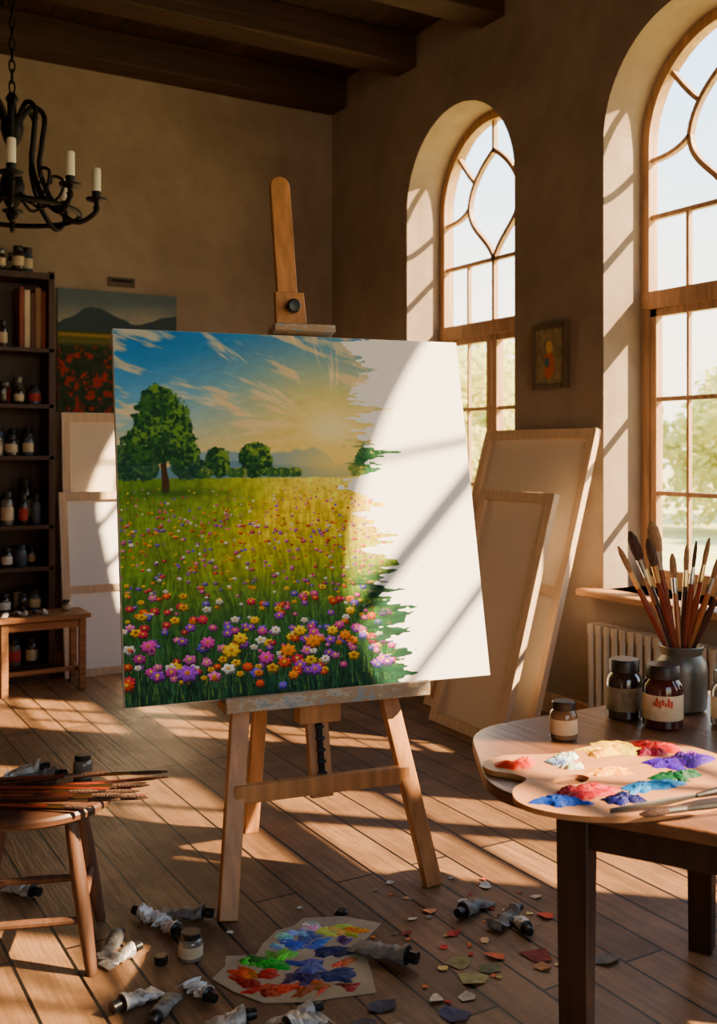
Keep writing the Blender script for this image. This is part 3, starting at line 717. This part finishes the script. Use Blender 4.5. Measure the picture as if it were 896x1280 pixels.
def board_with_hole(b,out,hole,z0,z1,m):
    cx=sum(p[0] for p in hole)/len(hole); cy=sum(p[1] for p in hole)/len(hole)
    from mathutils.geometry import delaunay_2d_cdt
    V=[Vector(p) for p in out]+[Vector(p) for p in hole]; n=len(out);h=len(hole)
    E=[(i,(i+1)%n) for i in range(n)]+[(n+i,n+(i+1)%h) for i in range(h)]
    vv,ee,ff,_,_,_=delaunay_2d_cdt(V,E,[],1,1e-7)
    F=[]
    for f in ff:
        c=sum((vv[i] for i in f),Vector((0,0)))/len(f)
        if ((c.x-cx)/HX)**2+((c.y-cy)/HY)**2<.9: continue
        F.append(f)
    N=len(vv); vs=[(v.x,v.y,z1) for v in vv]+[(v.x,v.y,z0) for v in vv]
    fs=[]
    for f in F:
        a=(vv[f[1]]-vv[f[0]]).cross(vv[f[2]]-vv[f[0]])
        f=list(f) if a>0 else list(reversed(f)); fs.append(f); fs.append([i+N for i in reversed(f)])
    cnt={}
    for f in F:
        for i in range(len(f)):
            k_=tuple(sorted((f[i],f[(i+1)%len(f)]))); cnt[k_]=cnt.get(k_,0)+1
    for (i,j_),c in cnt.items():
        if c==1: fs.append((i,j_,j_+N,i+N))
    b.add(vs,fs,m)
b=MB()
try: board_with_hole(b,outl,hole,.731,.745,PALW)
except Exception: b.prism(outl,.731,.745,PALW)
PZ=.7452
for i,(x,y,rx,ry,c) in enumerate([(-2.375,-5.375,.060,.032,(206,44,6)),(-2.263,-5.41,.045,.028,(140,170,214)),(-2.225,-5.385,.03,.02,(224,222,216)),(-2.06,-5.40,.090,.055,(232,184,0)),(-2.12,-5.40,.03,.02,(226,150,0)),(-1.94,-5.44,.075,.042,(186,6,12)),(-1.98,-5.47,.05,.03,(120,6,48)),(-1.985,-5.56,.100,.048,(74,22,160)),(-1.93,-5.55,.04,.028,(150,76,190)),(-2.197,-5.53,.070,.028,(232,160,0)),(-2.085,-5.655,.068,.032,(2,70,36)),(-2.194,-5.668,.090,.032,(4,102,166)),(-2.363,-5.63,.085,.032,(176,6,26)),(-2.40,-5.60,.04,.02,(146,4,16)),(-2.463,-5.64,.068,.032,(20,62,160)),(-2.329,-5.715,.048,.028,(18,20,86)),(-2.26,-5.46,.03,.015,(220,208,190))]):
    for q_ in range(4): 
        rr=random.Random(i*7+q_); b.blob((x+rr.uniform(-.5,.5)*rx,y+rr.uniform(-.5,.5)*ry,PZ),rx*rr.uniform(.5,.8),ry*rr.uniform(.6,.95),.011*rr.uniform(.7,1.3),paint(tuple(int(min(255,max(0,v_*rr.uniform(.92,1.08)))) for v_ in c)),seed=i*5+q_,ang=rr.uniform(-.9,.2))
b.obj("paint_palette",smooth=50)

TZ=.731
b=MB(); jar(b,-2.059,-5.193,TZ,.041,.112,mat("amber_jar",(110,82,54),.15,var=.2,bump=0,coat=.5),CAPM,LABEL); b.obj("paint_jar")
b=MB(); jar(b,-1.731,-5.112,TZ,.057,.19,DGLASS,CAPM,mat("aged_label",(120,100,74),.8,var=.4,scale=30)); b.obj("paint_jar")
b=MB(); jar(b,-1.705,-5.251,TZ,.062,.195,mat("maroon_jar_glass",(62,24,24),.12,var=.3,bump=0,coat=.5),CAPM,LABEL)
for i in range(7):
    an=200+i*8; b.box((-1.705+.0632*math.cos(rad(an)),-5.251+.0632*math.sin(rad(an)),TZ+.082+(.006 if i%2 else 0)),(.003,.0055,.012+.014*((i*3)%4)/3),LABELR,rot=(0,0,rad(an)))
b.obj("paint_jar")
b=MB(); jar(b,-1.514,-5.345,TZ,.055,.17,CGLASS,CAPM,LABEL); b.obj("paint_jar")
bp_=empty("brush_pot",loc=(-1.492,-5.13,TZ))
b=MB(); b.lathe([(.070,0),(.082,.01),(.086,.06),(.086,.13),(.080,.165),(.066,.185),(.070,.20),(.074,.212),(.072,.216),(.066,.21),(.060,.186),(.074,.16),(.079,.12),(.078,.02),(0,.012)],POTM,seg=40)
b.obj("pot",parent=bp_)
b=MB(); rg=random.Random(21)
tips=[(-.217,.545,.014),(-.165,.590,.024),(-.145,.55,.013),(-.10,.625,.030),(-.118,.57,.02),(-.02,.515,.016),(.030,.545,.012),(.052,.56,.009),(.095,.57,.012),(.125,.52,.015),(.155,.50,.013),(-.19,.50,.010)]
for i,(off,z,tf) in enumerate(tips):
    fo=rg.uniform(-.05,.05); tip=R_*off+F_*fo+Vector((0,0,z)); bx=-off*.22; base=R_*bx+F_*(-fo*.4)+Vector((0,0,.018))
    brush(b,base,tip,[HANDR,HANDO,HANDD,HANDR][i%4],[FERR,FERRS][i%2],[BRIS,BRISD,BRIS][i%3],r=.0092,tuft=tf)
b.obj("paintbrushes",parent=bp_)
b=MB()
def kp(u,w,z): return (-2.26+R_.x*u+F_.x*w,-5.80+R_.y*u+F_.y*w,z)
b.sweep([kp(-.16,-.06,.755),kp(-.02,-.02,.762),kp(.06,0,.77)],[.006,.009,.005],STEELD,seg=8,flat=.4)
b.sweep([kp(.06,0,.77),kp(.14,.03,.775),kp(.30,.09,.775)],[.006,.012,.010],BLACKH,seg=10)
b.obj("palette_knife")
b=MB(); brush(b,kp(.34,.03,.765),kp(-.10,-.09,.757),BLACKH,STEELD,BRISD,r=.007,tuft=.012); b.obj("paintbrush")

# ------------------------------------------------------------------ chandelier
b=MB()
b.lathe([(0,-.20),(.018,-.19),(.03,-.165),(.018,-.14),(.035,-.11),(.055,-.07),(.060,-.02),(.045,.03),(.022,.06),(.022,.16),(.04,.20),(.055,.25),(.05,.30),(.022,.33),(.022,.38),(.032,.40),(.015,.43),(0,.435)],IRON,seg=20)
def cr3(P,n=6):
    P=[Vector(p) for p in P]; out=[]
    for i in range(len(P)-1):
        p0=P[max(i-1,0)];p1=P[i];p2=P[i+1];p3=P[min(i+2,len(P)-1)]
        for k in range(n):
            t=k/n; out.append(.5*((2*p1)+(p2-p0)*t+(2*p0-5*p1+4*p2-p3)*t*t+(3*p1-p0-3*p2+p3)*t**3))
    out.append(P[-1]); return out
for i in range(8):
    a=rad(-12+45*i); mx=RZ(a); CR=.40 if i%2==0 else .37
    b.sweep(cr3([(.03,0,.28),(.09,0,.37),(.15,0,.33),(.14,0,.20),(.13,0,.06),(.20,0,-.10),(.30,0,-.18),(CR-.01,0,-.13),(CR,0,-.08)]),.0125,IRON,seg=8,mx=mx)
    b.sweep(cr3([(.05,0,-.06),(.13,0,-.12),(.22,0,-.06),(.24,0,.02),(.19,0,.04),(.18,0,.0)]),.008,IRON,seg=7,mx=mx)
    b.lathe([(0,-.13),(.012,-.12),(.018,-.10),(.008,-.085),(.014,-.075),(.050,-.065),(.054,-.055),(.02,-.056),(.024,-.02),(.020,-.018),(0,-.02)],IRON,mx=mx@T(CR,0,0),seg=16)
    b.lathe([(.021,-.03),(.021,.09),(.017,.096),(0,.092)],WAX,mx=mx@T(CR,0,0),seg=14)
    b.sweep([(CR,0,.09),(CR+.001,0,.107)],[.0015,.001],BLACKP,seg=5,mx=mx)
b.sweep([(.32*math.cos(2*math.pi*k/48),.32*math.sin(2*math.pi*k/48),-.15) for k in range(48)],.013,IRON,seg=8,closed=True)
z=.43;i=0
while z<ZC-2.90-.03:
    mxl=T(0,0,z+.028)@RZ(rad(90*(i%2)))
    b.sweep([(.013*math.cos(t),0,.034*math.sin(t)) for t in [2*math.pi*k/14 for k in range(14)]],.0045,IRON,seg=6,closed=True,mx=mxl); z+=.052;i+=1
b.lathe([(.01,ZC-2.90-.09),(.05,ZC-2.90-.05),(.07,ZC-2.90)],IRON,seg=20)
b.obj("candle_chandelier",loc=(-3.079,-2.371,2.90))

# ------------------------------------------------------------------ floor litter
items=[(-3.127,-4.389,200),(-3.253,-4.69,20),(-3.19,-4.80,50),(-2.979,-4.92,170),(-2.80,-4.98,185),(-2.07,-4.70,20),(-1.96,-4.90,70),(-3.30,-3.80,120),(-3.14,-4.28,235),(-3.02,-4.16,300),(-2.96,-4.33,100),(-2.84,-4.27,140),(-3.02,-4.76,100),(-2.90,-5.03,10),(-1.91,-4.78,200)]
for i,(x,y,a) in enumerate(items):
    b=MB(); tube(b,x,y,rad(a),L=.11+.02*(i%3),r=.022+.004*(i%2),seed=60+i,body=[TUBEM,TUBEM,TUBED][i%3],crush=1.0 if i<8 else 1.7); b.obj("paint_tube")
b=MB(); tube(b,-2.415,-4.885,rad(118),L=.20,r=.030,seed=99,z=.006,body=TUBED); b.obj("paint_tube")
b=MB(); jar(b,-2.972,-4.495,0,.038,.085,CGLASS,CAPM,LABEL); b.obj("paint_jar")
b=MB(); b.lathe([(.02,0),(.022,.004),(.022,.022),(.018,.026),(0,.026)],BLACKP,seg=20); b.obj("tube_cap",loc=(-3.065,-4.48,0))
b=MB(); b.lathe([(.02,0),(.022,.003),(.022,.010),(.018,.013),(0,.013)],BLACKP,seg=20); b.obj("tube_cap",loc=(-2.412,-4.464,0))
PP=[(-2.964,-4.652),(-2.90,-4.60),(-2.875,-4.545),(-2.789,-4.585),(-2.74,-4.53),(-2.665,-4.472),(-2.60,-4.47),(-2.546,-4.435),(-2.423,-4.49),(-2.337,-4.60),(-2.42,-4.66),(-2.491,-4.699),(-2.50,-4.78),(-2.53,-4.86),(-2.578,-4.966),(-2.692,-4.930),(-2.78,-4.91),(-2.886,-4.852),(-2.939,-4.745)]
b=MB(); b.prism(PP,.001,.004,mat("stained_paper",(170,150,122),.8,var=.15,scale=12,bump=.2))
cols=[((-2.85,-4.74),.12,(190,28,12)),((-2.80,-4.82),.11,(206,62,16)),((-2.88,-4.68),.07,(226,104,24)),((-2.78,-4.66),.10,(26,150,36)),((-2.73,-4.62),.09,(110,200,56)),((-2.82,-4.62),.05,(80,180,56)),((-2.62,-4.60),.11,(64,90,170)),((-2.57,-4.68),.10,(24,34,86)),((-2.66,-4.72),.10,(80,84,140)),((-2.50,-4.56),.09,(226,206,90)),((-2.45,-4.60),.07,(226,166,50)),((-2.63,-4.52),.08,(150,190,220)),((-2.55,-4.50),.07,(230,226,196)),((-2.72,-4.78),.11,(50,26,80)),((-2.63,-4.84),.10,(26,46,96)),((-2.62,-4.90),.05,(150,46,46)),((-2.73,-4.86),.07,(220,92,36)),((-2.57,-4.78),.06,(196,110,54)),((-2.69,-4.57),.06,(156,210,220)),((-2.50,-4.64),.05,(110,60,110)),((-2.84,-4.80),.06,(130,20,14))]
for i,((x,y),r,c) in enumerate(cols):
    for q_ in range(5):
        rr=random.Random(i*11+q_); b.blob((x+rr.uniform(-.45,.45)*r,y+rr.uniform(-.35,.35)*r,.0042),r*rr.uniform(.22,.52),r*rr.uniform(.12,.30),.003+.0012*rr.random()*4,paint(tuple(int(min(255,max(0,v_*rr.uniform(.75,1.2)))) for v_ in c),rough=.5),seed=i*3+q_,ang=rr.uniform(-1.4,.6),seg=18,rings=4)
b.obj("paint_smeared_paper",smooth=50)
chips=[(-1.854,-4.537,.03,(224,210,186)),(-2.141,-4.607,.032,(216,140,84)),(-2.143,-4.344,.018,(234,224,204)),(-2.170,-4.780,.032,(176,50,40)),(-2.142,-4.974,.04,(216,104,60)),(-2.023,-5.032,.06,(130,44,34)),(-1.823,-4.831,.042,(226,84,50)),(-2.263,-4.950,.05,(140,130,80)),(-2.285,-5.048,.055,(166,156,100)),(-2.20,-5.02,.04,(106,106,70)),(-2.446,-5.084,.03,(220,196,166)),(-2.11,-4.871,.02,(224,180,130)),(-1.86,-5.156,.05,(110,104,98)),(-2.229,-4.626,.018,(226,206,176)),(-2.444,-5.181,.05,(70,70,96)),(-2.30,-4.70,.02,(140,60,50)),(-2.0,-4.60,.018,(226,220,206)),(-2.06,-5.10,.034,(190,130,76)),(-2.60,-5.04,.05,(60,60,76)),(-2.36,-5.12,.034,(190,180,160)),(-1.95,-4.62,.02,(210,150,96)),(-2.25,-4.84,.016,(216,60,50)),(-1.75,-4.7,.024,(200,180,150)),(-2.7,-5.09,.05,(84,78,84)),(-2.8,-4.40,.014,(210,200,180)),(-2.52,-4.36,.012,(210,200,180)),(-2.16,-4.48,.016,(226,170,120)),(-1.92,-4.42,.014,(230,220,200)),(-2.33,-4.95,.018,(240,200,120)),(-2.62,-5.16,.03,(224,214,196))]
rg=random.Random(91)
for i in range(30): chips.append((rg.uniform(-2.5,-1.75),rg.uniform(-5.15,-4.35),rg.uniform(.006,.015),rg.choice([(230,214,186),(220,120,60),(190,60,44),(240,200,120),(150,140,120)])))
b=MB()
for i,(x,y,r,c) in enumerate(chips):
    rr=random.Random(i+50); n=rr.randint(5,8); P=[]
    for k_ in range(n):
        t=2*math.pi*k_/n+rr.uniform(-.25,.25); P.append((x+r*rr.uniform(.6,1.15)*math.cos(t),y+r*rr.uniform(.5,1.0)*math.sin(t)))
    m_=mat("scrap_%d_%d_%d"%c,c,.8,var=.3,scale=30,bump=.3); z0=.001
    cz=[z0+.0008+min(r*.3,abs(rr.gauss(0,.005))) for _ in P]; vs=[(x,y,z0+.002)]+[(p[0],p[1],h_) for p,h_ in zip(P,cz)]+[(x,y,z0)]+[(p[0],p[1],h_-.0008) for p,h_ in zip(P,cz)]
    fs=[(0,1+k_,1+(k_+1)%n) for k_ in range(n)]+[(n+1,n+2+(k_+1)%n,n+2+k_) for k_ in range(n)]
    b.add(vs,fs,m_)
b.obj("torn_paper_scraps",smooth=0)

# ------------------------------------------------------------------ outdoors
GRASS=mat("garden_grass",(204,198,120),.95,var=.2,scale=1.5,bump=0)
BARK=mat("garden_bark",(140,120,92),.9)
def leafmat():
    m=bpy.data.materials.new("garden_leaves"); m.use_nodes=True; nt=m.node_tree; N=nt.nodes; L=nt.links
    N.remove(N["Principled BSDF"]); o=N["Material Output"]; tc=N.new("ShaderNodeTexCoord"); n=N.new("ShaderNodeTexNoise"); n.inputs["Scale"].default_value=1.6
    L.new(tc.outputs["Object"],n.inputs["Vector"]); r=N.new("ShaderNodeValToRGB"); r.color_ramp.elements[0].position=.3; r.color_ramp.elements[1].position=.7
    r.color_ramp.elements[0].color=(*srgb((198,202,110)),1); r.color_ramp.elements[1].color=(*srgb((244,232,150)),1); L.new(n.outputs["Fac"],r.inputs[0])
    d=N.new("ShaderNodeBsdfDiffuse"); t=N.new("ShaderNodeBsdfTranslucent"); L.new(r.outputs[0],d.inputs[0]); L.new(r.outputs[0],t.inputs[0])
    x=N.new("ShaderNodeMixShader"); x.inputs[0].default_value=.5; L.new(d.outputs[0],x.inputs[1]); L.new(t.outputs[0],x.inputs[2]); L.new(x.outputs[0],o.inputs[0]); return m
LEAFM=leafmat()
b=MB(); b.box((40.45,0,-.45),(80,120,.1),GRASS); b.obj("garden_lawn",smooth=0)
nr=np.random.default_rng(77)
spots=[(7.5,17,5.0),(10,15,4.2),(12.5,14.5,5.0),(14,11.5,4.2),(16,9,5.0),(17.5,6.5,4.4),(19.5,4,5.2),(20,1,4.4),(9,22,5.8),(15,18,5.8),(22,10,6.0),(12,9.5,2.4),(15,6,2.2),(9,11.5,2.4),(6,13,2.6),(4.5,19,5),(18,7.5,2.6),(11,12.5,2.6)]
for (x,y,h) in spots:
    b=MB(); b.sweep([(0,0,.002),(0,0,h*.25),(.1,.05,h*.5),(.0,.0,h*.7)],[.16,.12,.08,.04],BARK,seg=8)
    nb=22; t=nr.uniform(0,6.28,nb); rr=h*.27*nr.random(nb)**.5; zz=nr.uniform(.16,.84,nb)*h; rad_=h*nr.uniform(.11,.19,nb)
    cen=np.stack([np.cos(t)*rr,np.sin(t)*rr,zz],-1)
    NL=3600; k_=nr.integers(0,nb,NL); d=nr.normal(size=(NL,3)); d/=np.linalg.norm(d,axis=1)[:,None]
    P=cen[k_]+d*(rad_[k_]*nr.uniform(.55,1.05,NL))[:,None]; P[:,2]=np.maximum(P[:,2],.2)
    u=nr.normal(size=(NL,3)); u/=np.linalg.norm(u,axis=1)[:,None]; v=np.cross(u,nr.normal(size=(NL,3))); v/=np.linalg.norm(v,axis=1)[:,None]
    s_=nr.uniform(.06,.13,NL)[:,None]*(h/5)**.5
    Q=np.stack([P-u*s_*1.4,P-v*s_*.7,P+u*s_*1.4,P+v*s_*.7],1).reshape(-1,3)
    o=len(b.V); mi_=b.mi(LEAFM); b.V.extend(map(tuple,Q.tolist())); b.F.extend([[o+4*i,o+4*i+1,o+4*i+2,o+4*i+3] for i in range(NL)]); b.I.extend([mi_]*NL)
    b.obj("garden_tree",loc=(x,y,-.4),smooth=0)

# ------------------------------------------------------------------ light
w=bpy.data.worlds.new("sky_world"); bpy.context.scene.world=w; w.use_nodes=True; nt=w.node_tree; N=nt.nodes; L=nt.links
bg=N["Background"]; tc=N.new("ShaderNodeTexCoord"); sx=N.new("ShaderNodeSeparateXYZ"); L.new(tc.outputs["Generated"],sx.inputs[0])
r=N.new("ShaderNodeValToRGB"); e_=r.color_ramp.elements; e_[0].position=0.0; e_[0].color=(1.0,.84,.56,1); e_[1].position=.75; e_[1].color=(.26,.48,.88,1)
m1=e_.new(.10); m1.color=(1.0,.89,.68,1); m2=e_.new(.32); m2.color=(.50,.70,.88,1)
L.new(sx.outputs["Z"],r.inputs[0]); L.new(r.outputs[0],bg.inputs["Color"]); bg.inputs["Strength"].default_value=5.6
sun=bpy.data.lights.new("sun","SUN"); sun.energy=40; sun.color=(1.0,.73,.43); sun.angle=rad(.8)
so=bpy.data.objects.new("sun",sun); COL.objects.link(so); so.location=(6,-12,9)
sd=Vector((-.74,.67,-.70)); so.rotation_euler=sd.to_track_quat('-Z','Y').to_euler()
def portal(loc,d,sx_,sy_):
    a=bpy.data.lights.new("window_portal","AREA"); a.shape='RECTANGLE'; a.size=sx_; a.size_y=sy_; a.cycles.is_portal=True
    ao=bpy.data.objects.new("window_portal",a); COL.objects.link(ao); ao.location=loc; ao.rotation_euler=Vector(d).to_track_quat('-Z','Y').to_euler()
for c,R in WINS: portal((.41,c,2.42),(-1,0,0),2*R,3.3)
for a_,c_ in FW: portal(((a_+c_)/2,YF-.19,(fz0+fz1)/2),(0,1,0),c_-a_,fz1-fz0)  # portal of the opening added for fill

# ------------------------------------------------------------------ camera
cam=bpy.data.cameras.new("camera"); co=bpy.data.objects.new("camera",cam); COL.objects.link(co)
cam.sensor_fit='VERTICAL'; cam.sensor_height=36; cam.sensor_width=36; cam.lens=36.08; cam.shift_y=-.0625; cam.clip_start=.05; cam.clip_end=300
cam.dof.use_dof=True; cam.dof.focus_distance=3.6; cam.dof.aperture_fstop=3.2
co.location=(-4.138,-7.541,1.6); co.rotation_euler=(rad(90),0,-math.atan2(.5034,.864))
bpy.context.scene.camera=co
